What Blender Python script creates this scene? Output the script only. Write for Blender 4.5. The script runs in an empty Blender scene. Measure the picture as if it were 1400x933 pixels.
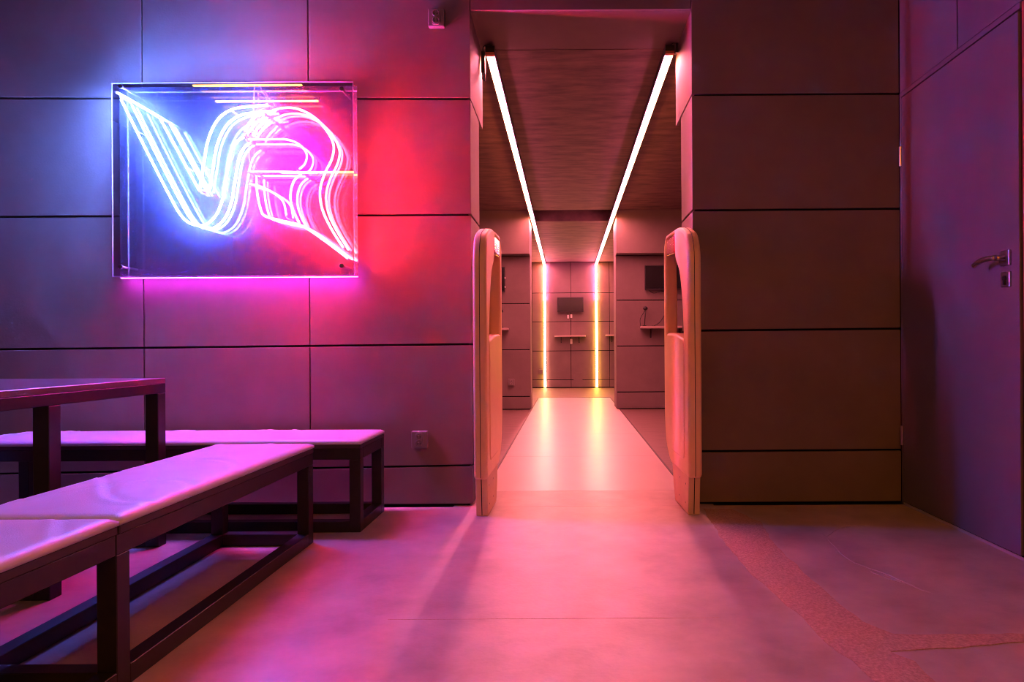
import bpy, bmesh, math, random
from mathutils import Vector, Matrix
random.seed(7)
S = bpy.context.scene
C = S.collection

# ------------------------------------------------------------------ camera
F, VX, VY = 933.0, 777.0, 473.5          # focal length in pixels, point the corridor runs to
ROLL = math.radians(0.35)
CAM_Y, CAM_Z = -3.588, 0.838
cam = bpy.data.cameras.new('camera'); camo = bpy.data.objects.new('camera', cam); C.objects.link(camo)
cam.sensor_width = 36.0; cam.lens = 36.0 * F / 1400.0
cam.shift_x = -(VX - 700.0) / 1400.0; cam.shift_y = (VY - 466.5) / 1400.0
cam.clip_start = 0.02
camo.matrix_world = Matrix.Translation((0, CAM_Y, CAM_Z)) @ Matrix.Rotation(ROLL, 4, 'Y') @ Matrix.Rotation(math.pi / 2, 4, 'X')
S.camera = camo

# ------------------------------------------------------------------ world, exposure
w = bpy.data.worlds.new('world'); S.world = w; w.use_nodes = True
w.node_tree.nodes['Background'].inputs[0].default_value = (0.02, 0.015, 0.02, 1)
w.node_tree.nodes['Background'].inputs[1].default_value = 0.2
S.view_settings.view_transform = 'Standard'; S.view_settings.look = 'None'
S.view_settings.exposure = 0.0; S.view_settings.gamma = 1.0; S.view_settings.use_curve_mapping = False
cy = S.cycles
cy.max_bounces = 20; cy.diffuse_bounces = 4; cy.glossy_bounces = 18; cy.transmission_bounces = 8
cy.transparent_max_bounces = 28
cy.caustics_reflective = True; cy.caustics_refractive = False
cy.sample_clamp_indirect = 90.0; cy.filter_width = 1.0; cy.blur_glossy = 0.0
cy.use_denoising = True

# lamp strengths (each is used by the lamp's own builder)
L_V, L_R, L_RM = 1400.0, 1120.0, 900.0
L_LED, L_LEDW, L_AMB = 180.0, 50.0, 215.0

# ------------------------------------------------------------------ measuring helpers
def at(px, py, y):
    """photo point lying on the upright plane y -> (x, z) in metres"""
    dx, dy = px - VX, py - VY
    ux, uy = dx - math.sin(ROLL) * dy, dy + math.sin(ROLL) * dx
    d = y - CAM_Y
    return ux * d / F, CAM_Z - uy * d / F

def on_floor(px, py):
    dx, dy = px - VX, py - VY
    ux, uy = dx - math.sin(ROLL) * dy, dy + math.sin(ROLL) * dx
    d = F * CAM_Z / uy
    return ux * d / F, CAM_Y + d

# ------------------------------------------------------------------ materials
M = {}
def newmat(name):
    m = bpy.data.materials.new(name); m.use_nodes = True
    nt = m.node_tree; nt.nodes.clear()
    out = nt.nodes.new('ShaderNodeOutputMaterial')
    M[name] = m
    return m, nt, out

def pbr(name, col, rough=0.5, metal=0.0, spec=0.5, var=0.0, scale=8.0, stretch=(1, 1, 1), bump=0.0, bscale=None, col2=None, detail=6, coat=0.0, rvar=0.0):
    m, nt, out = newmat(name)
    b = nt.nodes.new('ShaderNodeBsdfPrincipled')
    b.inputs['Base Color'].default_value = (*col, 1); b.inputs['Roughness'].default_value = rough
    b.inputs['Metallic'].default_value = metal; b.inputs['Specular IOR Level'].default_value = spec
    b.inputs['Coat Weight'].default_value = coat
    nt.links.new(b.outputs[0], out.inputs[0])
    if var or col2 or bump or rvar:
        tc = nt.nodes.new('ShaderNodeNewGeometry')
        mp = nt.nodes.new('ShaderNodeMapping'); mp.inputs['Scale'].default_value = stretch
        nt.links.new(tc.outputs['Position'], mp.inputs[0])
        n = nt.nodes.new('ShaderNodeTexNoise'); n.inputs['Scale'].default_value = scale; n.inputs['Detail'].default_value = detail
        n.inputs['Roughness'].default_value = 0.62
        nt.links.new(mp.outputs[0], n.inputs['Vector'])
        if var or col2:
            r = nt.nodes.new('ShaderNodeValToRGB')
            a = tuple(c * (1 - var) for c in col); bb = col2 if col2 else tuple(min(1, c * (1 + var)) for c in col)
            r.color_ramp.elements[0].color = (*a, 1); r.color_ramp.elements[1].color = (*bb, 1)
            r.color_ramp.elements[0].position = 0.3; r.color_ramp.elements[1].position = 0.72
            nt.links.new(n.outputs['Fac'], r.inputs[0]); nt.links.new(r.outputs[0], b.inputs['Base Color'])
        if rvar:
            mr = nt.nodes.new('ShaderNodeMapRange')
            mr.inputs[3].default_value = rough - rvar; mr.inputs[4].default_value = rough + rvar
            nt.links.new(n.outputs['Fac'], mr.inputs[0]); nt.links.new(mr.outputs[0], b.inputs['Roughness'])
        if bump:
            n2 = n
            if bscale:
                n2 = nt.nodes.new('ShaderNodeTexNoise'); n2.inputs['Scale'].default_value = bscale; n2.inputs['Detail'].default_value = 4
                nt.links.new(mp.outputs[0], n2.inputs['Vector'])
            bp = nt.nodes.new('ShaderNodeBump'); bp.inputs['Strength'].default_value = bump; bp.inputs['Distance'].default_value = 0.01
            nt.links.new(n2.outputs['Fac'], bp.inputs['Height']); nt.links.new(bp.outputs[0], b.inputs['Normal'])
    return m

def emit(name, col, strength):
    m, nt, out = newmat(name)
    e = nt.nodes.new('ShaderNodeEmission'); e.inputs[0].default_value = (*col, 1); e.inputs[1].default_value = strength
    nt.links.new(e.outputs[0], out.inputs[0])
    return m

pbr('panel', (0.18, 0.138, 0.130), 0.62, var=0.13, scale=2.2, bump=0.05, bscale=90, spec=0.35)
pbr('joint_dark', (0.012, 0.01, 0.01), 0.9, spec=0.1)
pbr('room_dark', (0.06, 0.05, 0.05), 0.75, var=0.1, scale=3)
pbr('soffit', (0.13, 0.098, 0.09), 0.7, var=0.1, scale=4)
pbr('ceiling_board', (0.085, 0.058, 0.050), 0.7, col2=(0.20, 0.128, 0.105), var=0.3, scale=4.2, stretch=(0.8, 2.6, 1), bump=0.06, detail=12)
pbr('concrete', (0.44, 0.36, 0.325), 0.40, var=0.24, scale=4.2, bump=0.07, bscale=70, spec=0.45, detail=9, rvar=0.05)
pbr('walkway', (0.52, 0.45, 0.42), 0.34, var=0.06, scale=4.0, stretch=(1, 0.5, 1), bump=0.02, bscale=70, spec=0.5, detail=5, rvar=0.02)
pbr('mortar', (0.50, 0.335, 0.26), 0.9, var=0.28, scale=110, bump=0.5, bscale=170, spec=0.2)
pbr('laminate', (0.13, 0.085, 0.07), 0.5, col2=(0.21, 0.145, 0.12), var=0.2, scale=6, stretch=(0.7, 7, 1), bump=0.03)
pbr('black_trim', (0.015, 0.013, 0.013), 0.5)
pbr('door_paint', (0.17, 0.155, 0.165), 0.55, var=0.06, scale=3, spec=0.3)
pbr('steel', (0.55, 0.5, 0.48), 0.3, metal=1.0)
pbr('pale_trim', (0.45, 0.40, 0.38), 0.5)
pbr('frame_metal', (0.018, 0.015, 0.015), 0.42, var=0.2, scale=30, spec=0.5)
pbr('vinyl', (0.62, 0.66, 0.78), 0.42, var=0.06, scale=6, bump=0.10, bscale=300, spec=0.45)
pbr('pad_side', (0.05, 0.04, 0.05), 0.5)
pbr('table_board', (0.13, 0.09, 0.09), 0.35, var=0.12, scale=7, stretch=(4, 1, 1))
pbr('cream_plastic', (0.90, 0.64, 0.36), 0.38, var=0.05, scale=5, spec=0.45)
pbr('cream_base', (0.76, 0.55, 0.34), 0.5, var=0.08, scale=9)
pbr('seam_brown', (0.10, 0.05, 0.03), 0.6)
pbr('black_plastic', (0.02, 0.018, 0.02), 0.35)
pbr('screen_glass', (0.012, 0.012, 0.014), 0.18, spec=0.5)
pbr('white_plastic', (0.75, 0.72, 0.70), 0.45)
pbr('grey_plastic', (0.20, 0.17, 0.17), 0.45)
pbr('shelf_board', (0.45, 0.36, 0.32), 0.45, var=0.1, scale=10)
pbr('wood_cap', (0.55, 0.16, 0.09), 0.45)
pbr('red_lens', (0.60, 0.012, 0.045), 0.10, spec=0.8, coat=0.6)
pbr('cable_black', (0.015, 0.015, 0.015), 0.5)
pbr('cap_metal', (0.16, 0.12, 0.14), 0.35, metal=0.8)
pbr('clear_wire', (0.55, 0.45, 0.6), 0.25, spec=0.8)
emit('neon_blue', (0.10, 0.22, 1.0), L_V)
emit('neon_red', (1.0, 0.020, 0.025), L_R)
emit('neon_pink', (1.0, 0.012, 0.62), L_RM)
emit('led_pink', (1.0, 0.15, 0.34), L_LED)
emit('led_warm', (1.0, 0.23, 0.10), L_LED)
emit('led_amber', (1.0, 0.50, 0.06), L_LEDW)
emit('led_peach', (1.0, 0.34, 0.22), L_LEDW)
emit('led_rear', (1.0, 0.27, 0.0), L_AMB)
emit('led_rear_dim', (1.0, 0.40, 0.03), 30.0)

def pane_front():
    m, nt, out = newmat('half_mirror_acrylic')
    t = nt.nodes.new('ShaderNodeBsdfTransparent'); t.inputs[0].default_value = (0.38, 0.38, 0.56, 1)
    g = nt.nodes.new('ShaderNodeBsdfGlossy'); g.inputs['Roughness'].default_value = 0.0; g.inputs[0].default_value = (0.97, 0.95, 0.97, 1)
    mx = nt.nodes.new('ShaderNodeMixShader'); mx.inputs[0].default_value = 0.38
    nt.links.new(t.outputs[0], mx.inputs[1]); nt.links.new(g.outputs[0], mx.inputs[2]); nt.links.new(mx.outputs[0], out.inputs[0])
def pane_back():
    m, nt, out = newmat('mirror_acrylic')
    d = nt.nodes.new('ShaderNodeBsdfDiffuse'); d.inputs[0].default_value = (0.36, 0.33, 0.40, 1)
    t = nt.nodes.new('ShaderNodeBsdfTransparent'); t.inputs[0].default_value = (0.97, 0.96, 0.98, 1)
    g = nt.nodes.new('ShaderNodeBsdfGlossy'); g.inputs['Roughness'].default_value = 0.0; g.inputs[0].default_value = (0.92, 0.9, 0.92, 1)
    m0 = nt.nodes.new('ShaderNodeMixShader'); m0.inputs[0].default_value = 0.60
    mx = nt.nodes.new('ShaderNodeMixShader'); mx.inputs[0].default_value = 0.55
    nt.links.new(d.outputs[0], m0.inputs[1]); nt.links.new(t.outputs[0], m0.inputs[2])
    nt.links.new(m0.outputs[0], mx.inputs[1]); nt.links.new(g.outputs[0], mx.inputs[2]); nt.links.new(mx.outputs[0], out.inputs[0])
def pane_edge():
    m, nt, out = newmat('acrylic_edge')
    t = nt.nodes.new('ShaderNodeBsdfTransparent'); t.inputs[0].default_value = (0.9, 0.88, 0.95, 1)
    d = nt.nodes.new('ShaderNodeBsdfDiffuse'); d.inputs[0].default_value = (0.85, 0.82, 0.88, 1)
    mx = nt.nodes.new('ShaderNodeMixShader'); mx.inputs[0].default_value = 0.65
    nt.links.new(t.outputs[0], mx.inputs[1]); nt.links.new(d.outputs[0], mx.inputs[2]); nt.links.new(mx.outputs[0], out.inputs[0])
pane_front(); pane_back(); pane_edge()

# ------------------------------------------------------------------ object helpers
def obj(name, me, mat=None, parent=None, smooth=False, loc=None):
    if isinstance(me, bmesh.types.BMesh):
        bm = me; me = bpy.data.meshes.new(name); bm.to_mesh(me); bm.free()
    o = bpy.data.objects.new(name, me); C.objects.link(o)
    if mat:
        if len(me.materials) == 0: me.materials.append(M[mat])
    if smooth:
        for p in me.polygons: p.use_smooth = True
    if parent: o.parent = parent
    if loc is not None: o.location = loc
    return o

def tag(o, label, cat, group=None):
    o['label'] = label; o['category'] = cat
    if group: o['group'] = group
    return o

def thing(name, label, cat, loc=(0, 0, 0), rz=0.0, group=None):
    o = bpy.data.objects.new(name, None); C.objects.link(o); o.empty_display_size = 0.1
    o.location = loc; o.rotation_euler = (0, 0, rz)
    return tag(o, label, cat, group)

def struct(name, bm, mat, label, parent=None, cat=None):
    o = obj(name, bm, mat, parent)
    o['kind'] = 'structure'
    if label: o['label'] = label
    if cat: o['category'] = cat
    return o

def bx(x0, x1, y0, y1, z0, z1, bev=0.0, seg=2, bm=None):
    own = bmesh.new()
    bmesh.ops.create_cube(own, size=1.0)
    for v in own.verts:
        v.co = Vector((x0 + (v.co.x + .5) * (x1 - x0), y0 + (v.co.y + .5) * (y1 - y0), z0 + (v.co.z + .5) * (z1 - z0)))
    if bev > 0:
        bmesh.ops.bevel(own, geom=list(own.edges), offset=bev, segments=seg, profile=0.5, affect='EDGES')
    if bm is None: return own
    me = bpy.data.meshes.new('t'); own.to_mesh(me); own.free(); bm.from_mesh(me); bpy.data.meshes.remove(me)
    return bm

def prism(pts, y0, y1, bev=0.0, axis='y'):
    """polygon in (a, z) pushed along y (axis 'y'), along x (axis 'x') or polygon in (x, y) along z"""
    bm = bmesh.new()
    def mk(p, t):
        return {'y': (p[0], t, p[1]), 'x': (t, p[0], p[1]), 'z': (p[0], p[1], t)}[axis]
    a = [bm.verts.new(mk(p, y0)) for p in pts]; b = [bm.verts.new(mk(p, y1)) for p in pts]
    n = len(pts)
    bm.faces.new(a); bm.faces.new(b[::-1])
    for i in range(n): bm.faces.new((a[i], b[i], b[(i + 1) % n], a[(i + 1) % n]))
    bmesh.ops.recalc_face_normals(bm, faces=bm.faces)
    if bev > 0: bmesh.ops.bevel(bm, geom=list(bm.edges), offset=bev, segments=1, affect='EDGES')
    return bm

def smooth_path(pts, n=10):
    P = [Vector(p) for p in pts]; out = []
    for i in range(len(P) - 1):
        p0 = P[max(i - 1, 0)]; p1 = P[i]; p2 = P[i + 1]; p3 = P[min(i + 2, len(P) - 1)]
        for k in range(n):
            t = k / n
            out.append(0.5 * ((2 * p1) + (-p0 + p2) * t + (2 * p0 - 5 * p1 + 4 * p2 - p3) * t * t + (-p0 + 3 * p1 - 3 * p2 + p3) * t ** 3))
    out.append(P[-1]); return out

def tube(path, r, sides=8, bm=None, cap=True):
    bm = bm or bmesh.new()
    path = [Vector(p) for p in path]; rings = []
    t = (path[1] - path[0]).normalized()
    ref = Vector((0, 0, 1)) if abs(t.z) < 0.9 else Vector((1, 0, 0))
    nrm = t.cross(ref).normalized()
    for i, p in enumerate(path):
        tt = (path[min(i + 1, len(path) - 1)] - path[max(i - 1, 0)])
        if tt.length > 1e-9: tt.normalize()
        else: tt = t
        nrm = (nrm - tt * nrm.dot(tt))
        nrm = nrm.normalized() if nrm.length > 1e-6 else tt.orthogonal().normalized()
        bn = tt.cross(nrm); t = tt
        rr = r[i] if isinstance(r, (list, tuple)) else r
        rings.append([bm.verts.new(p + (nrm * math.cos(a) + bn * math.sin(a)) * rr) for a in [2 * math.pi * k / sides for k in range(sides)]])
    for i in range(len(rings) - 1):
        for k in range(sides):
            bm.faces.new((rings[i][k], rings[i][(k + 1) % sides], rings[i + 1][(k + 1) % sides], rings[i + 1][k]))
    if cap:
        bm.faces.new(rings[0][::-1]); bm.faces.new(rings[-1])
    bmesh.ops.recalc_face_normals(bm, faces=bm.faces)
    return bm

def cyl(c, axis, r, length, sides=20, bev=0.0, bm=None):
    """cylinder from c along axis"""
    c = Vector(c); a = Vector(axis).normalized()
    if bev > 0:
        path = [c, c + a * bev * 0.3, c + a * bev, c + a * (length - bev), c + a * (length - bev * .3), c + a * length]
        rr = [r - bev, r - bev * .3, r, r, r - bev * .3, r - bev]
        return tube(path, rr, sides, bm)
    return tube([c, c + a * length], r, sides, bm)

def curve_solid(outlines, half, bev, name, res=3):
    """flat outline(s) in (u, z), later ones are holes, thickened along x"""
    cu = bpy.data.curves.new(name, 'CURVE'); cu.dimensions = '2D'; cu.fill_mode = 'BOTH'
    cu.extrude = max(half - bev, 0.0005); cu.bevel_depth = bev; cu.bevel_resolution = res; cu.offset = -bev
    for pts in outlines:
        sp = cu.splines.new('POLY'); sp.points.add(len(pts) - 1); sp.use_cyclic_u = True
        for q, p in zip(sp.points, pts): q.co = (p[0], p[1], 0, 1)
    tmp = bpy.data.objects.new('tmp', cu); C.objects.link(tmp)
    dg = bpy.context.evaluated_depsgraph_get(); dg.update()
    me = bpy.data.meshes.new_from_object(tmp.evaluated_get(dg))
    me.transform(Matrix(((0, 0, 1, 0), (1, 0, 0, 0), (0, 1, 0, 0), (0, 0, 0, 1))))
    bpy.data.objects.remove(tmp); bpy.data.curves.remove(cu)
    me.name = name
    return me

def round_poly(pts, r, n=5):
    """closed polygon with rounded corners; pts are (a, b) or (a, b, radius)"""
    out = []; N = len(pts)
    for i in range(N):
        p = Vector(pts[i][:2]); rr = pts[i][2] if len(pts[i]) > 2 else r
        a = Vector(pts[i - 1][:2]); b = Vector(pts[(i + 1) % N][:2])
        da, db = (a - p), (b - p)
        k = min(rr, da.length * .48, db.length * .48)
        s, e = p + da.normalized() * k, p + db.normalized() * k
        for j in range(n + 1):
            t = j / n
            out.append(tuple((1 - t) ** 2 * s + 2 * t * (1 - t) * p + t * t * e))
    return out

def copy_tree(o, parent=None):
    c = o.copy(); C.objects.link(c)
    if parent: c.parent = parent
    for ch in [x for x in o.children]: copy_tree(ch, c)
    return c

# ================================================================== SETTING
XL, XR = -0.508, 0.657           # passage opening
XW = 1.75                        # right wall
XA = -4.2                        # far left wall
YB = -5.2                        # wall behind the camera
ZC = 2.95                        # room ceiling
ZO = 2.608                       # head of the opening
PT = 0.018                       # panel thickness
BXL, BXR, YE = -2.6, 2.8, 10.1   # bays behind the wall

# ---- floors
fl = struct('floor', bx(XA, XW, YB, -0.0205, -0.12, 0), 'concrete', 'smooth grey concrete floor of the front room')
obj('slab', bx(XL - .1, XR + .1, -0.0185, .36, -0.12, 0), 'concrete', fl)
obj('joint_filler', bx(XA, XW, -0.0205, -0.0185, -0.12, -0.0012), 'concrete', fl)
obj('joint_line', bx(-.56, .46, -1.491, -1.4893, 0, .0004), 'mortar', fl)
wk = struct('floor_walkway', bx(-.485, .667, .36, 7.5, -0.12, -0.012), 'joint_dark', 'pale polished walkway slabs down the passage')
for (y0, y1) in ((.363, 1.60), (1.603, 2.9), (2.903, 4.18), (4.183, 5.55), (5.553, 6.55)):
    obj('slab', bx(-.485, .667, y0, y1, -0.012, 0.0), 'walkway', wk)
obj('slab', bx(-.485, .33, 6.553, 7.5, -0.012, 0.0), 'walkway', wk)
obj('slab', bx(.334, .667, 6.553, 7.5, -0.012, 0.0), 'walkway', wk)
struct('floor_bay_left', bx(BXL, -.497, .36, YE, -0.12, -0.002), 'laminate', 'dark brown laminate floor beside the walkway, on the side of the socket')
struct('floor_bay_right', bx(.679, BXR, .36, YE, -0.12, -0.002), 'laminate', 'dark brown laminate floor beside the walkway, under the tilted television')
struct('floor_bay_end', bx(-.497, .679, 7.512, YE, -0.12, -0.002), 'laminate', 'strip of brown laminate floor before the end wall')
t1 = struct('trim_1', bx(-.497, -.485, .36, 7.512, -0.12, 0.004), 'black_trim', 'black edge strip along the walkway by the socket pier')
t2 = struct('trim_2', bx(.667, .679, .36, 7.512, -0.12, 0.004), 'black_trim', 'black edge strip along the walkway by the television pier')
t3 = struct('trim_3', bx(-.485, .667, 7.5, 7.512, -0.12, 0.004), 'black_trim', 'black edge strip across the end of the walkway')

# ---- cement filled trench in the floor by the right wall
def ragged(a, b, amp, n):
    out = []
    for i in range(n):
        t = i / (n - 1); out.append((a[0] + (b[0] - a[0]) * t + random.uniform(-amp, amp), a[1] + (b[1] - a[1]) * t + random.uniform(-amp, amp)))
    return out
def poly_on_floor(pix): return [on_floor(*p) for p in pix]
Lp = poly_on_floor([(962, 696), (985, 735), (1022, 780), (1060, 815), (1105, 852), (1130, 880), (1165, 905), (1200, 936)])
Rp = poly_on_floor([(1282, 938), (1250, 905), (1216, 892)])
Bp = poly_on_floor([(1262, 889), (1330, 885), (1402, 878), (1402, 868), (1300, 868), (1225, 869), (1180, 852), (1130, 812), (1090, 775), (1058, 745), (1040, 715), (1000, 697)])
def rag_chain(ch, amp):
    out = []
    for a, b in zip(ch[:-1], ch[1:]):
        n = max(3, int(math.dist(a, b) / 0.035)); out += ragged(a, b, amp, n)[:-1]
    out.append(ch[-1]); return out
foot = rag_chain(Lp, .005) + rag_chain(Rp, .004) + rag_chain(Bp, .005)
foot = [(min(x, XW - .003), y) for x, y in foot]
bm = prism(foot, 0.0, 0.0025, axis='z')
o = obj('cement_patch', bm, 'mortar', fl); o['label'] = 'rough brown cement filled trench in the floor'
for pix in ([(1125, 730), (1160, 765), (1210, 785), (1250, 803), (1275, 812)], [(1190, 782), (1215, 792), (1250, 801)], [(1130, 735), (1150, 722), (1185, 718)]):
    pp = [(*on_floor(*p), 0.0004) for p in pix]
    obj('crack', tube([(a + random.uniform(-.004, .004), b, c) for a, b, c in smooth_path(pp, 5)], 0.0013, 5), 'pale_trim', fl)

# ---- front wall: backing and panels
def joints(rows, xa, xb, ya=0.0):
    return [(at(xa, a, ya)[1], at(xb, b, ya)[1]) for a, b in rows]
X0, X645 = at(0, 473, 0)[0], XL
JL = joints([(134.2, 135.0), (296.8, 293.8), (478.1, 470.9), (648.3, 636.7)], 0, 645)
JR = joints([(129.6, 128.1), (287.8, 285.5), (452.4, 449.5), (617.6, 615.4)], 950, 1230)
def zl(j, x): return j[0] + (j[1] - j[0]) * (x - X0) / (X645 - X0)
def zr(j, x): return j[0] + (j[1] - j[0]) * (x - XR) / (XW - XR)
G, GV = 0.0055, 0.0030
wf = struct('wall_front_left', bx(XA, XL - PT, PT, .345, 0, ZC), 'joint_dark', 'dark grey panelled wall carrying the neon sign')
cols = [XA, -3.11, at(195.5, 300, 0)[0], at(422.5, 300, 0)[0], XL]
def panel(x0, x1, lo, hi, f, parent):
    pts = [(x0, f(lo, x0) + G if lo else 0.012), (x1, f(lo, x1) + G if lo else 0.012), (x1, f(hi, x1) - G if hi else ZC - .002), (x0, f(hi, x0) - G if hi else ZC - .002)]
    return obj('panel', prism(pts, 0.0, PT, 0.0015), 'panel', parent)
seq = [None] + JL[::-1] + [None]
for i in range(4):
    for k in range(5):
        panel(cols[i] + (GV if i else 0), cols[i + 1] - (GV if i < 3 else 0), seq[k], seq[k + 1], zl, wf)
# return of the opening
def ret_panel(x0, x1, y1, z0, z1, parent): return obj('panel', bx(x0, x1, PT + .0005, y1, z0, z1, 0.0015, 1), 'panel', parent)
zz = [0.012] + [zl(j, XL) for j in JL[::-1]] + [ZO - .001]
for k in range(5):
    top = k == 4
    ret_panel(XL - PT, XL, .525 if top else .345, zz[k] + (G if k else 0), zz[k + 1] - (0 if top else G), wf)

wr = struct('wall_front_right', bx(XR + PT, XW - .001, PT, .345, 0, ZC), 'joint_dark', 'dark panelled wall between the passage and the door')
seqr = [None] + JR[::-1] + [None]
for k in range(5): panel(XR, XW - .004, seqr[k], seqr[k + 1], zr, wr)
zz = [0.012] + [zr(j, XR) for j in JR[::-1]] + [ZO - .001]
for k in range(5):
    top = k == 4
    ret_panel(XR, XR + PT, .525 if top else .345, zz[k] + (G if k else 0), zz[k + 1] - (0 if top else G), wr)
lt = struct('wall_lintel', bx(XL - PT + .001, XR + PT - .001, PT, .48, ZO, ZC), 'soffit', 'lintel over the passage opening')
obj('panel', prism([(XL + GV, ZO), (XR - GV, ZO), (XR - GV, ZC - .002), (XL + GV, ZC - .002)], 0.0, PT, 0.0015), 'panel', lt)

# ---- room shell
struct('wall_left', bx(XA - .1, XA, YB, .345, 0, ZC), 'room_dark', 'left wall of the room')
struct('wall_behind', bx(XA, XW, YB - .1, YB, 0, ZC), 'room_dark', 'wall behind the camera')
struct('ceiling', bx(XA, XW, YB, .345, ZC, ZC + .1), 'room_dark', 'ceiling of the front room')

# ---- right wall with flush door
YD0, YD1, ZD = -0.022, -0.945, 2.125
rw = struct('wall_right', bx(XW + .02, XW + .12, YB, .345, 0, ZC), 'joint_dark', 'right wall holding the flush door')
obj('panel', bx(XW, XW + .02, -0.528, -.002, ZD + .033, ZC - .001, .0015, 1), 'door_paint', rw)
obj('panel', bx(XW, XW + .02, -1.75, -0.536, ZD + .033, ZC - .001, .0015, 1), 'door_paint', rw)
obj('panel', bx(XW, XW + .02, YB, -1.756, 0.012, ZC - .001, .0015, 1), 'door_paint', rw)
obj('panel', bx(XW, XW + .02, -1.75, YD1 - .045, 0.012, ZD + .025, .0015, 1), 'door_paint', rw)
obj('door_frame', bx(XW - .002, XW + .02, YD1 - .012, -.002, ZD + .006, ZD + .030, .001, 1), 'door_paint', rw)
obj('door_frame', bx(XW - .002, XW + .02, -.019, -.002, 0.0, ZD + .005, .001, 1), 'door_paint', rw)
obj('door_frame', bx(XW + .004, XW + .02, YD1 - .043, YD1 - .014, 0.0, ZD + .03, .001, 1), 'wood_cap', rw)
bb = struct('baseboard_right', bx(XW - .006, XW + .0, -3.6, -.03, 0.0, .012), 'pale_trim', 'thin pale strip along the foot of the right wall')
dr = struct('door_1', bx(XW - .002, XW + .018, YD1, YD0, .014, ZD, .0015, 1), 'door_paint', 'flush grey door with lever handle and square rose')
for z in (1.82, .36):
    o = obj('hinge', cyl((XW - .008, YD0 + .003, z - .05), (0, 0, 1), .007, .10, 10), 'steel', dr)
HY, HZ = -0.871, 1.178
hd = obj('handle', bx(XW - .012, XW - .002, HY - .0275, HY + .0275, HZ - .03, HZ + .03, .002), 'steel', dr); hd['label'] = 'steel lever handle on a square rose'
neck = cyl((XW - .012, HY, HZ), (-1, 0, 0), .011, .042, 14)
obj('neck', neck, 'steel', hd, True)
lev = smooth_path([(XW - .058, HY - .012, HZ), (XW - .060, HY + .03, HZ + .001), (XW - .060, HY + .08, HZ - .002), (XW - .058, HY + .128, HZ - .016)], 6)
obj('lever', tube(lev, [.011] * 12 + [.010] * 4 + [.009] * 3, 12), 'steel', hd, True)
es = obj('key_plate', bx(XW - .010, XW - .002, HY - .0275, HY + .0275, HZ - .115, HZ - .055, .002), 'steel', dr)
obj('lock_cylinder', cyl((XW - .010, HY, HZ - .08), (-1, 0, 0), .0105, .006, 14), 'black_plastic', es)
obj('keyhole', bx(XW - .0165, XW - .0102, HY - .005, HY + .005, HZ - .107, HZ - .087), 'black_plastic', es)

# ---- passage: ceilings, piers, end wall, bay walls
struct('ceiling_passage', bx(BXL, BXR, .481, 5.27, ZO - .002, ZO + .1), 'ceiling_board', 'brown streaked ceiling over the passage')
struct('ceiling_end', prism([(5.74, 2.547), (YE, 2.525), (YE, 2.75), (5.74, 2.75)], BXL, BXR, axis='x'), 'ceiling_board', 'brown streaked ceiling over the end bay')
struct('ceiling_slot', bx(BXL, BXR, 5.27, 5.74, 2.85, 2.9), 'joint_dark', 'dark slot between the two passage ceilings')
struct('wall_bay_left', bx(BXL - .1, BXL, .345, YE, 0, 2.9), 'room_dark', 'side wall of the left bays')
struct('wall_bay_right', bx(BXR, BXR + .1, .345, YE, 0, 2.9), 'room_dark', 'side wall of the right bays')
def pier(name, label, x0, x1, rows):
    p = struct(name, bx(x0, x1, 5.45 + PT, 5.85, 0, 2.04), 'joint_dark', label)
    zs = [.01] + rows + [2.034]
    for k in range(len(zs) - 1):
        obj('panel', bx(x0, x1, 5.45, 5.45 + PT, zs[k] + (.006 if k else 0), zs[k + 1] - (.006 if k < len(zs) - 2 else 0), .0015, 1), 'panel', p)
    xe = x1 if x1 < 0 else x0
    sg = 1 if x1 < 0 else -1
    q = sorted((xe, xe + sg * .012))
    obj('edge_panel', bx(q[0], q[1], 5.451, 5.85, .01, 2.034, .0015, 1), 'panel', p)
    f = obj('fascia', bx(min(x0, q[0]), max(x1, q[1]), 5.27, 5.85, 2.04, 2.85, .002, 1), 'panel', p)
    return p
pl = pier('wall_pier_left', 'panelled pier at the bend of the left bay', BXL, -.512, [.174, .794, 1.405])
pr = pier('wall_pier_right', 'panelled pier at the bend of the right bay', .645, BXR, [.225, .835, 1.443])
we = struct('wall_end', bx(BXL, BXR, YE, YE + .15, 0, 2.75), 'joint_dark', 'panelled wall at the end of the passage')
ec = [-2.27, -1.497, -.722, .053, .828, 1.603, 2.378]; er = [.01, .164, .743, 1.33, 1.904, 2.52]
for a, b in zip(ec[:-1], ec[1:]):
    for c, d in zip(er[:-1], er[1:]):
        obj('panel', bx(a + .005, b - .005, YE - PT, YE, c + .006, d - .006, .0015, 1), 'panel', we)
hx = obj('access_hatch', bx(.10, .28, YE - PT - .006, YE - PT, .16, .31, .002, 1), 'panel', we)

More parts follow.
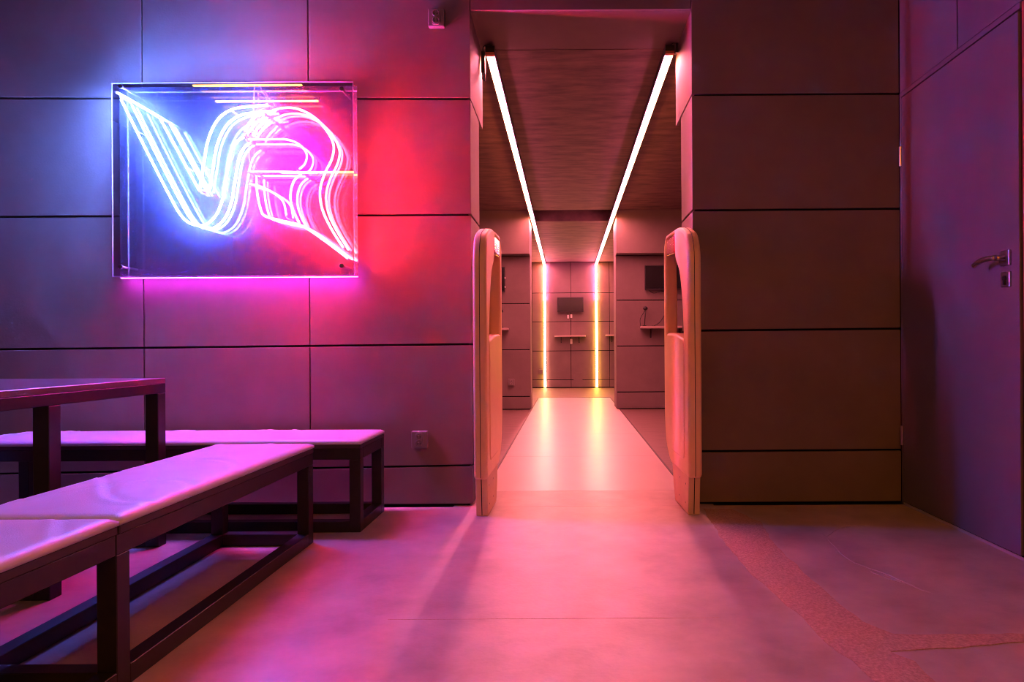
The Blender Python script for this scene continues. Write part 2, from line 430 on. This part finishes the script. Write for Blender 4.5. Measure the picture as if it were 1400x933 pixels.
# ================================================================== LED LINES
def led_line(name, label, xn, xf, inner, wall_mats):
    """inner = +1 when the passage middle lies towards +x"""
    t = thing(name, label, 'light', (xn, .40, 0))
    y0, y1, z0, z1 = .42, YE - PT - .012, 2.557, 2.478
    def bar(u0, u1, h0, h1, ya, yb):
        # box following the sloped line; u across, h height offset
        b = bmesh.new(); vs = []
        for (y, k) in ((ya, (ya - y0) / (y1 - y0)), (yb, (yb - y0) / (y1 - y0))):
            xx = xn + (xf - xn) * k; z = z0 + (z1 - z0) * k
            for (u, h) in ((u0, h0), (u1, h0), (u1, h1), (u0, h1)): vs.append(b.verts.new((xx + u - xn, y - .40, z + h)))
        for f in ((0, 1, 2, 3), (7, 6, 5, 4), (0, 4, 5, 1), (1, 5, 6, 2), (2, 6, 7, 3), (3, 7, 4, 0)): b.faces.new([vs[i] for i in f])
        bmesh.ops.recalc_face_normals(b, faces=b.faces)
        return b
    h = obj('profile', bar(-.026, .026, .0, .034, y0 - .03, y1), 'frame_metal', t)
    for u in (-.026, .0225): obj('profile_lip', bar(u, u + .0035, -.0080, -.0003, y0 - .03, y1 - .014), 'frame_metal', h)
    a, b_ = ((-.022, 0.0), (0.0, .022))
    warm, pink = (a, b_) if inner > 0 else (b_, a)
    obj('diffuser', bar(warm[0], warm[1], -.012, -.0005, y0, y1 - .014), 'led_warm', t)
    obj('diffuser', bar(pink[0], pink[1], -.012, -.0005, y0, y1 - .014), 'led_pink', t)
    e = obj('end_cap', bar(-.026, .026, -.016, -.0005, y0 - .03, y0 - .001), 'wood_cap', t)
    # upright run on the end wall
    xx = xf - xn; yy = YE - PT - .40
    obj('wall_profile', bx(xx - .03, xx + .03, yy - .010, yy - .001, .012, z1 - .013), 'frame_metal', t)
    zs = [.014, 1.75, z1 - .013]
    for (u0, u1), mats in zip(((-.024, 0), (0, .024)), wall_mats):
        for k in range(2):
            obj('diffuser', bx(xx + u0, xx + u1, yy - .028, yy - .0105, zs[k], zs[k + 1]), mats[k], t)
    for y in (1.6, 3.2, 4.8, 6.6, 8.4):
        k = (y - y0) / (y1 - y0); z = z0 + (z1 - z0) * k; xk = (xf - xn) * k
        top = ZO - .002 if y < 5.27 else 2.547 - .022 * (y - 5.74) / (YE - 5.74)
        obj('hanger', bx(xk - .006, xk + .006, y - .40 - .02, y - .40 + .02, z + .0345, top), 'frame_metal', t)
    return t
la = led_line('led_light_line', 'glowing pink light line with a plug and cables hung at its end', -.447, -.468, 1, (('led_amber', 'led_warm'), ('led_peach', 'led_pink')))
lb = led_line('led_light_line', 'glowing light line ending in a yellow run down the end wall', .603, .566, -1, (('led_amber', 'led_pink'), ('led_amber', 'led_warm')))
# plug and cable bundle at the end of the first light line
pb = obj('power_brick', bx(-.052, -.030, -.005, .035, 2.44, 2.565, .004), 'black_plastic', la)
for k in range(3):
    xk = -.046 + k * .007
    obj('cable', tube(smooth_path([(xk, .012, 2.44), (xk - .002, .006, 2.415 - .008 * k), (xk + .004, .014, 2.40), (xk + .006, .022, 2.438)], 5), .0025, 6), 'cable_black', la, True)
obj('cable', tube(smooth_path([(-.041, .0, 2.565), (-.035, -.012, 2.588), (-.005, -.018, 2.592), (.02, -.014, 2.585), (.024, -.008, 2.578)], 6), .003, 6), 'cable_black', la, True)
obj('connector', bx(.032, .046, -.02, .02, 2.545, 2.60, .002), 'black_plastic', lb)
obj('cable', tube(smooth_path([(.039, -.0, 2.60), (.03, -.01, 2.601), (.015, -.02, 2.596), (0, -.012, 2.588)], 5), .0025, 6), 'cable_black', lb, True)

# amber light lines on the ceiling behind the camera (their light and reflections show in the photograph)
for (xa, xb, yy, mat, lab) in ((-3.4, 0.0, -4.7, 'led_rear_dim', 'long dim amber light line along the ceiling behind the camera'), (.25, 1.62, -4.4, 'led_rear', 'bright amber light line on the ceiling by the door side behind the camera')):
    xc, hw = (xa + xb) / 2, (xb - xa) / 2
    t = thing('led_light_line', lab, 'light', (xc, yy, ZC))
    obj('profile', bx(-hw, hw, -.026, .026, -.035, -.001), 'frame_metal', t)
    obj('diffuser', bx(-hw + .02, hw - .02, -.022, .022, -.047, -.0355), mat, t)
emit('led_bar', (1.0, 0.50, 0.08), 14.0)
for (yy, lab) in ((-2.05, 'short amber light bar on the ceiling, the one nearer the neon sign'), (-2.40, 'short amber light bar on the ceiling, the one farther from the neon sign')):
    t = thing('led_light_bar', lab, 'light', (-2.53, yy, ZC))
    obj('profile', bx(-.44, .44, -.016, .016, -.025, -.001), 'frame_metal', t)
    obj('diffuser', bx(-.43, .43, -.012, .012, -.033, -.0255), 'led_bar', t)

# ================================================================== NEON SIGN
YBP, YFP, YT = -0.050, -0.115, -0.094           # back sheet, front sheet, plane of the tubes
SX0, SZ0 = at(153.3, 378.5, YFP); SX1, SZ1 = at(482.5, 111, YFP)
sg = thing('neon_sign', 'neon sign of the letters V and R in a clear mirrored box on the wall', 'sign', ((SX0 + SX1) / 2, 0, SZ0))
OX, OZ = (SX0 + SX1) / 2, SZ0
def loc(p): return (p[0] - OX, p[1], p[2] - OZ)
def sheet(name, y, th, front_mat, cast=True):
    bm = bx(SX0 - OX, SX1 - OX, y - th / 2, y + th / 2, 0, SZ1 - OZ)
    return bm
# front sheet is one reflecting face, with its own polished rim
def pane(y, mat):
    bm = bmesh.new()
    vs = [bm.verts.new(v) for v in ((SX0 - OX, y, 0), (SX1 - OX, y, 0), (SX1 - OX, y, SZ1 - OZ), (SX0 - OX, y, SZ1 - OZ))]
    bm.faces.new(vs); return bm
fp = obj('front_pane', pane(YFP, 'x'), 'half_mirror_acrylic', sg)
bp = obj('back_pane', bx(SX0 - OX, SX1 - OX, YBP, YBP + .004, 0, SZ1 - OZ), 'mirror_acrylic', sg)
def rim(y0, y1, t, parent):
    W, H = SX1 - SX0, SZ1 - SZ0
    for (a, b, c, d) in ((-W / 2, -W / 2 + t, 0, H), (W / 2 - t, W / 2, 0, H), (-W / 2 + t, W / 2 - t, 0, t), (-W / 2 + t, W / 2 - t, H - t, H)):
        obj('rim', bx(a, b, y0, y1, c, d), 'acrylic_edge', parent)
rim(YFP + .0005, YFP + .0055, .0035, fp)
# magenta strip added under the back sheet to make the halo below the sign
emit('added_halo_glow', (0.80, 0.03, 1.0), 150.0)
e = obj('added_glow_strip', bx(SX0 - OX + .003, SX1 - OX - .003, YBP + .0005, YBP + .0065, -.0022, -.0004), 'added_halo_glow', bp); e['label'] = 'magenta glow strip added under the acrylic sheet for the wall halo'
for (px, py) in ((165.5, 118.5), (467.5, 122.0), (165.5, 365.0), (467.5, 363.5)):
    x, z = at(px, py, YFP)
    st = obj('standoff', cyl(loc((x, -.001, z)), (0, -1, 0), .0055, -YFP + .0, 14), 'steel', sg, True)
    obj('cap', cyl(loc((x, YFP - .0005, z)), (0, -1, 0), .0115, .008, 20, .002), 'cap_metal', st, True)

def crop(cx, cz): return at(140 + cx * 0.32143, 95 + cz * 0.32143, YT)
def neon(pts, mat, label, r=0.0050, dy=0.0):
    path = []
    for (a, b) in pts:
        x, z = crop(a, b); path.append(loc((x, YT + dy, z)))
    path = smooth_path(path, 8)
    t = obj('neon_tube', tube(path, r, 8), mat, sg, True); t['label'] = label
    for e, n in ((path[0], path[1]), (path[-1], path[-2])):
        d = (Vector(e) - Vector(n)).normalized()
        obj('electrode', tube([Vector(e) + d * .0005, Vector(e) + d * .012, Vector(e) + d * .014 + Vector((0, .014, 0)), Vector(e) + d * .013 + Vector((0, .04, 0))], r * .85, 8), 'clear_wire', t, True)
    return t
bl, rd, pk = 'blue neon tube', 'red neon tube', 'pink neon tube'
# letter V
neon([(62, 98), (150, 148), (240, 203)], 'neon_blue', bl)
neon([(80, 128), (140, 250), (215, 400), (290, 545), (335, 622), (375, 655), (430, 663), (480, 625), (512, 550), (530, 440), (548, 350), (572, 308), (600, 288)], 'neon_blue', bl)
neon([(247, 212), (300, 308), (355, 410), (412, 514)], 'neon_blue', bl)
neon([(416, 500), (432, 400), (450, 300), (490, 215), (548, 172), (620, 158), (704, 152)], 'neon_blue', bl)
neon([(608, 262), (628, 225), (668, 182)], 'neon_blue', bl)
# letter R
neon([(700, 186), (760, 165), (830, 168), (900, 203), (952, 258), (983, 320), (976, 380), (945, 445), (926, 515), (934, 590), (968, 668), (1024, 758)], 'neon_red', rd)
neon([(622, 298), (700, 298), (780, 298), (835, 318), (868, 358), (862, 400), (838, 424)], 'neon_pink', pk)
neon([(630, 435), (740, 435), (836, 437)], 'neon_pink', pk)
neon([(846, 445), (815, 475), (800, 530), (808, 590), (838, 655)], 'neon_red', rd)
neon([(655, 452), (658, 520), (672, 590), (692, 624), (770, 645), (850, 666), (940, 725), (1044, 804)], 'neon_red', rd)
neon([(625, 486), (690, 505), (748, 540), (772, 570), (782, 620)], 'neon_pink', pk)
neon([(616, 276), (650, 235), (690, 200)], 'neon_pink', pk)
# lead wires
def wire(pts, r=.0022):
    path = [loc((*[crop(a, b)[0]], YT + .02, crop(a, b)[1])) for a, b in pts]
    obj('lead_wire', tube(smooth_path(path, 6), r, 6), 'clear_wire', sg, True)
wire([(640, 58), (637, 110), (634, 200), (634, 280)])
wire([(660, 58), (675, 90), (692, 120), (695, 150)])
wire([(700, 115), (720, 135), (738, 162)])
wire([(622, 300), (618, 380), (640, 420), (662, 432)])
# tube clips
for (a, b) in ((145, 262), (350, 415), (835, 430), (925, 722), (545, 172)):
    x, z = crop(a, b)
    obj('tube_clip', cyl(loc((x, YT + .006, z)), (0, 1, 0), .004, .036, 8), 'clear_wire', sg, True)

# ================================================================== SECURITY GATES
def gate(name, label, x, y, rz, flip):
    t = thing(name, label, 'security gate', (x, y, 0), rz, 'security gates at the passage opening')
    out = [(0, .185, .03), (0, 1.30, .05), (.05, 1.395, .06), (.22, 1.458, .08), (.58, 1.466, .06), (.645, 1.40, .05), (.645, .42, .08), (.60, .27, .08), (.47, .185, .05)]
    hole = [(.105, .855, .03), (.135, 1.06, .08), (.20, 1.22, .06), (.32, 1.30, .05), (.325, 1.438, .015), (.565, 1.444, .03), (.580, 1.33, .05), (.575, .885, .03)]
    me = curve_solid([round_poly(out, .04), round_poly(hole, .03)[::-1]], .034, .016, 'gate_frame', 4)
    obj('frame', me, 'cream_plastic', t, True)
    pan = [(.085, .26), (.085, .87), (.30, .90), (.56, .91), (.56, .38), (.46, .26)]
    obj('infill_panel', curve_solid([round_poly(pan, .05)], .038, .014, 'infill', 4), 'cream_plastic', t, True)
    seam = [(p[0] + (-.0006 if p[0] < .3 else .0006), p[1], p[2]) for p in out]
    rs = round_poly(seam, .04)
    obj('seam', tube([(0, a, b) for a, b in rs[3:]], .0019, 5), 'seam_brown', t)
    base = [(.045, 0.0, .004), (.36, 0.0, .004), (.40, .06, .02), (.44, .20, .01), (.025, .20, .01)]
    b = obj('base', curve_solid([round_poly(base, .01)], .030, .006, 'gate_base', 3), 'cream_base', t, True)
    obj('seam', tube([(0, .0245, .185), (0, .0435, .006)], .0022, 5), 'black_trim', b)
    for (u, z) in ((.09, .145), (.10, .05), (.24, .15), (.25, .055)):
        obj('screw_hole', cyl((flip * .0305, u, z), (-flip, 0, 0), .0045, .004, 10), 'black_plastic', b)
    obj('warning_light', curve_solid([round_poly([(.329, 1.335), (.56, 1.345), (.562, 1.441), (.329, 1.435)], .02)], .033, .010, 'lens', 3), 'red_lens', t, True)
    return t
gate('security_gate', 'cream plastic security gate beside the wall with the neon sign', -.432, -.262, math.radians(-1.2), 1)
gate('security_gate', 'cream plastic security gate beside the bare dark wall', .618, -.258, math.radians(2.4), -1)

# ================================================================== BENCHES AND TABLE
def cushion(x0, x1, y0, y1, z0, z1, wrinkle=0.0, seed=0):
    rnd = random.Random(seed)
    bm = bx(x0, x1, y0, y1, z0, z1)
    nx = max(4, int((x1 - x0) / .03)); ny = max(4, int((y1 - y0) / .03))
    bm.free(); bm = bmesh.new()
    # top grid with soft rounded border and creases
    cre = [(rnd.uniform(.15, .85), rnd.uniform(.1, .9), rnd.uniform(-.5, .5)) for _ in range(4)]
    g = {}
    def height(x, y):
        e = min(x - x0, x1 - x, y - y0, y1 - y)
        k = min(1, max(0, e) / .035)
        h = z1 - .012 * (1 - math.sqrt(max(0, 1 - (1 - k) ** 2)))
        u = (x - x0) / (x1 - x0); v = (y - y0) / (y1 - y0)
        dome = .006 * math.sin(math.pi * u) * math.sin(math.pi * v)
        w_ = 0
        for (a, b, c) in cre:
            if y1 - y0 > x1 - x0: s = (v - b) + .16 * math.cos((u - a) * 3.0) * (1 if c > 0 else -1)
            else: s = (u - a) + .16 * math.cos((v - b) * 3.0) * (1 if c > 0 else -1)
            L = max(x1 - x0, y1 - y0)
            w_ += math.exp(-((s * L) / .012) ** 2) * k * (0.4 + .6 * abs(c))
            w_ -= math.exp(-((s * L - .03) / .014) ** 2) * k * .6
        return h + dome + wrinkle * w_
    for i in range(nx * 2 + 1):
        for j in range(ny * 2 + 1):
            x = x0 + (x1 - x0) * i / (nx * 2); y = y0 + (y1 - y0) * j / (ny * 2)
            g[i, j] = bm.verts.new((x, y, height(x, y)))
    NX, NY = nx * 2, ny * 2
    for i in range(NX):
        for j in range(NY): bm.faces.new((g[i, j], g[i + 1, j], g[i + 1, j + 1], g[i, j + 1]))
    ring = [g[i, 0] for i in range(NX)] + [g[NX, j] for j in range(NY)] + [g[i, NY] for i in range(NX, 0, -1)] + [g[0, j] for j in range(NY, 0, -1)]
    lo = [bm.verts.new((v.co.x, v.co.y, z0)) for v in ring]
    n = len(ring)
    for i in range(n): bm.faces.new((ring[i], lo[i], lo[(i + 1) % n], ring[(i + 1) % n]))
    bm.faces.new(lo)
    bmesh.ops.recalc_face_normals(bm, faces=bm.faces)
    return bm

T = .05
def bar(parent, name, *a): return obj(name, bx(*a, .002, 1), 'frame_metal', parent)
# long bench pointing at the wall (two pads end to end)
bw, bh = .415, .335
t = thing('bench', 'long bench with two grey padded seats on a black frame, pointing at the wall', 'bench', (-1.308, -1.93, 0))
hx_ = bw / 2; Y0, Y1 = -1.28, 1.276
for ys in (Y0, -.0, Y1 - T):
    for sx in (-1, 1):
        x0 = -hx_ if sx < 0 else hx_ - T
        bar(t, 'leg', x0, x0 + T, ys, ys + T, .0, bh)
    bar(t, 'floor_rail', -hx_ + T, hx_ - T, ys, ys + T, 0.0, T)
for x0 in (-hx_, hx_ - T):
    for (a, b) in ((Y0 + T, 0), (T, Y1 - T)): bar(t, 'floor_rail', x0, x0 + T, a, b, 0.0, T)
for (a, b) in ((Y0, -.003), (.0, Y1)):
    for x0 in (-hx_, hx_ - T): bar(t, 'seat_rail', x0, x0 + T, a, b, bh, bh + .05)
    for y in (a, b - T): bar(t, 'seat_rail', -hx_ + T, hx_ - T, y, y + T, bh, bh + .05)
p = obj('seat_pad', cushion(-hx_ - .004, hx_ + .004, Y0, .004, bh + .072, bh + .094, .008, 3), 'vinyl', t, True)
obj('pad_board', bx(-hx_ - .002, hx_ + .002, Y0, .002, bh + .0505, bh + .0715, .002, 1), 'pad_side', p)
p = obj('seat_pad', cushion(-hx_ - .004, hx_ + .004, .008, Y1 + .003, bh + .072, bh + .094, .008, 8), 'vinyl', t, True)
obj('pad_board', bx(-hx_ - .002, hx_ + .002, .010, Y1 + .001, bh + .0505, bh + .0715, .002, 1), 'pad_side', p)
# bench along the wall
t = thing('bench', 'low padded bench on a black frame standing along the wall under the neon sign', 'bench', (-1.86, -.30, 0))
L2, D2 = .915, .20
for xs in (-L2, L2 - T):
    for y in (-D2, D2 - T): bar(t, 'leg', xs, xs + T, y, y + T, 0, bh - .005)
    bar(t, 'floor_rail', xs, xs + T, -D2 + T, D2 - T, 0, T)
    bar(t, 'seat_rail', xs, xs + T, -D2 + T, D2 - T, bh - .005, bh + .045)
for y in (-D2, D2 - T):
    bar(t, 'floor_rail', -L2 + T, L2 - T, y, y + T, 0, T)
    bar(t, 'seat_rail', -L2, L2, y, y + T, bh - .005, bh + .045)
p = obj('seat_pad', cushion(-L2 - .003, L2 + .003, -D2 - .003, D2 + .003, bh + .064, bh + .086, .007, 5), 'vinyl', t, True)
obj('pad_board', bx(-L2 - .001, L2 + .001, -D2 - .001, D2 + .001, bh + .0455, bh + .0635, .002, 1), 'pad_side', p)
# table
TX1, TX0, TY1, TY0, TZ = -1.732, -2.56, -.655, -1.95, .712
t = thing('table', 'dark narrow table with a black square tube frame between the benches', 'table', ((TX0 + TX1) / 2, TY1, 0))
ox = (TX0 + TX1) / 2
obj('table_top', bx(TX0 - ox, TX1 - ox, TY0 - TY1, 0, TZ - .022, TZ, .002, 1), 'table_board', t)
W2 = (TX1 - TX0) / 2
TT = .055
for ys in (-TT, -.66, TY0 - TY1):
    for x0 in (-W2, W2 - TT): bar(t, 'leg', x0, x0 + TT, ys, ys + TT, 0, TZ - .064)
    bar(t, 'floor_rail', -W2 + TT, W2 - TT, ys, ys + TT, 0, .05)
for x0 in (-W2, W2 - TT): bar(t, 'top_rail', x0, x0 + TT, TY0 - TY1, 0, TZ - .063, TZ - .0225)
for ys in (-TT, TY0 - TY1): bar(t, 'top_rail', -W2 + TT, W2 - TT, ys, ys + TT, TZ - .063, TZ - .0225)

# ================================================================== SOCKETS
def socket(label, x, y, z, w, h, dp=.035):
    t = thing('wall_socket', label, 'socket', (x, y, z - h / 2), 0)
    b = obj('plate', bx(-w / 2, w / 2, -dp, -.001, 0, h, .004), 'grey_plastic', t)
    ins = obj('insert', curve_solid([round_poly([(-w * .27, h * .06), (w * .27, h * .06), (w * .27, h * .94), (-w * .27, h * .94)], w * .25)], .004, .001, 'insert'), 'grey_plastic', t)
    ins.data.transform(Matrix.Rotation(math.pi / 2, 4, 'Z')); ins.location = (0, -dp - .003, 0)
    for zc in (.3, .7):
        o = obj('outlet_ring', tube([(w * .2 * math.cos(a), -dp - .008, h * zc + w * .2 * math.sin(a)) for a in [k * math.pi / 8 for k in range(17)]], .0025, 6), 'grey_plastic', t, True)
        obj('earth_pin', cyl((0, -dp - .004, h * zc + w * .07), (0, -1, 0), .0028, .010, 8), 'steel', o)
        for s in (-1, 1): obj('contact_hole', cyl((s * w * .08, -dp - .0062, h * zc - w * .02), (0, -1, 0), .0028, .0015, 8), 'black_plastic', o)
    return t
x, z = at(575, 600.5, 0); socket('double wall socket low on the neon sign wall above the floor', x, -.0005, z, .083, .088)
x, z = at(598, 28, 0); socket('double wall socket high on the wall beside the head of the passage', x, -.0005, z, .084, .092)
x, z = at(699, 523, 5.45); socket('double wall socket low on the passage pier', x, 5.4495, z, .085, .088)
x, z = at(740, 508.5, YE); socket('double wall socket low on the end wall beside a light line', x, YE - PT - .0005, z, .08, .09)

# ================================================================== TELEVISIONS
def tv(label, x, y, z, w, h, rz, tilt=0.0, cables=()):
    """y = wall face; the screen faces -y"""
    t = thing('television', label, 'television', (x, y, z), 0)
    m = Matrix.Translation((0, -.075, 0)) @ Matrix.Rotation(rz, 4, 'Z') @ Matrix.Rotation(tilt, 4, 'X')
    def add(name, bm, mat, parent=t):
        bm.transform(m); return obj(name, bm, mat, parent)
    b = add('casing', bx(-w / 2, w / 2, -.015, .022, -h / 2, h / 2, .006), 'black_plastic')
    add('screen', bx(-w / 2 + .012, w / 2 - .012, -.0165, -.0152, -h / 2 + .018, h / 2 - .012), 'screen_glass', b)
    add('back_bulge', bx(-w * .3, w * .3, .0222, .04, -h * .38, h * .3, .006), 'black_plastic')
    obj('wall_bracket', bx(-.05, .05, -.012, -.001, -.06, .06, .002), 'frame_metal', t)
    obj('bracket_arm', bx(-.02, .02, -.036, -.0125, -.03, .03, .002), 'frame_metal', t)
    return t
tvb = tv('small black television on the end wall between the light lines', .044, YE - PT, 1.663, .525, .30, 0)
for k, (dx, dz) in enumerate(((-.045, -.235), (.02, -.225))):
    obj('plug', bx(dx - .018, dx + .018, -.03, -.001, dz - .035, dz + .035, .005), 'white_plastic', tvb)
    obj('cable', tube(smooth_path([(dx, -.02, dz + .035), (dx - .01, -.03, dz + .07), (dx + .005, -.035, -.12)], 5), .004, 6), 'cable_black', tvb)
tvr = tv('black television tilted on the passage pier above a wall shelf with a bracket', 1.285, 5.45, 1.735, .55, .325, math.radians(-5), math.radians(4))
obj('cable', tube(smooth_path([(-.22, -.06, -.17), (-.16, -.05, -.205), (-.08, -.05, -.19), (0, -.04, -.175)], 6), .005, 6), 'cable_black', tvr, True)
obj('cable', tube(smooth_path([(-.02, -.03, .14), (.05, -.025, .25), (.10, -.015, .27), (.12, -.010, .292)], 6), .004, 6), 'cable_black', tvr, True)
tvl = tv('black television on the passage pier above the socket', -1.10, 5.45, 1.72, .55, .33, math.radians(4), math.radians(3))
for dz in (.02, -.10): obj('plug', bx(.268, .281, -.08, -.06, dz - .012, dz + .012, .002), 'white_plastic', tvl)

# ================================================================== SHELVES AND WHAT STANDS ON THEM
def shelf(label, x0, x1, y, z, dp, brackets):
    t = thing('wall_shelf', label, 'shelf', ((x0 + x1) / 2, y, z), 0)
    hw = (x1 - x0) / 2
    pts = round_poly([(-hw, -.001, .003), (hw, -.001, .003), (hw, -dp, .03), (-hw, -dp, .03)], .02)
    b = prism(pts, -.028, 0, .003, axis='z')
    obj('board', b, 'shelf_board', t)
    for u in brackets:
        o = obj('bracket', bx(u - .010, u + .010, -.008, -.001, -.15, -.0285, .001, 1), 'black_plastic', t)
        obj('strut', tube([(u, -.008, -.135), (u, -dp * .75, -.034)], .006, 6), 'black_plastic', o)
    return t
se = shelf('rounded wall shelf below the television on the end wall', -.27, .345, YE - PT, 1.052, .17, (-.18, .18))
shelf('wall shelf on the end wall beside the yellow light run, half behind the pier', .745, 1.35, YE - PT, 1.062, .17, (-.18, .18))
shelf('wall shelf with a bracket on the pier under the tilted television', .952, 1.60, 5.45, 1.092, .20, (-.185, .2))
shelf('wall shelf on the socket pier', -1.42, -.785, 5.45, 1.08, .20, (-.2, .2))
o = obj('plug', bx(.00, .045, -.03, -.001, -.17, -.07, .006), 'white_plastic', se)
def sensor(label, x, y, z, h, lean):
    t = thing('headset_sensor', label, 'sensor', (x, y, z), 0)
    obj('foot', cyl((0, 0, .0005), (0, 0, 1), .03, .012, 16, .003), 'black_plastic', t, True)
    obj('stem', tube([(0, 0, .0127), (lean, 0, h - .02)], .0055, 8), 'black_plastic', t, True)
    bm = bmesh.new(); bmesh.ops.create_uvsphere(bm, u_segments=14, v_segments=10, radius=.028)
    for v in bm.verts: v.co = Vector((v.co.x * 1.15 + lean, v.co.y, v.co.z + h))
    obj('head', bm, 'black_plastic', t, True)
    obj('cable', tube(smooth_path([(lean, .01, h - .02), (lean - .05, .03, h * .55), (-.055, .03, .08), (-.05, .02, .006)], 6), .004, 6), 'cable_black', t, True)
    return t
sensor('small black ball headed sensor on a thin stand, on the shelf under the tilted television', 1.0, 5.35, 1.092, .235, .012)
sensor('small black ball headed sensor on a thin stand, on the shelf of the socket pier', -.87, 5.35, 1.08, .225, -.008)
tag(obj('cable', tube(smooth_path([(1.10, 5.40, 1.098), (1.14, 5.41, 1.102), (1.22, 5.42, 1.16), (1.30, 5.43, 1.30), (1.33, 5.438, 1.44)], 8), .005, 6), 'cable_black', None, True),
    'black cable curving up the pier from the shelf under the tilted television', 'cable')
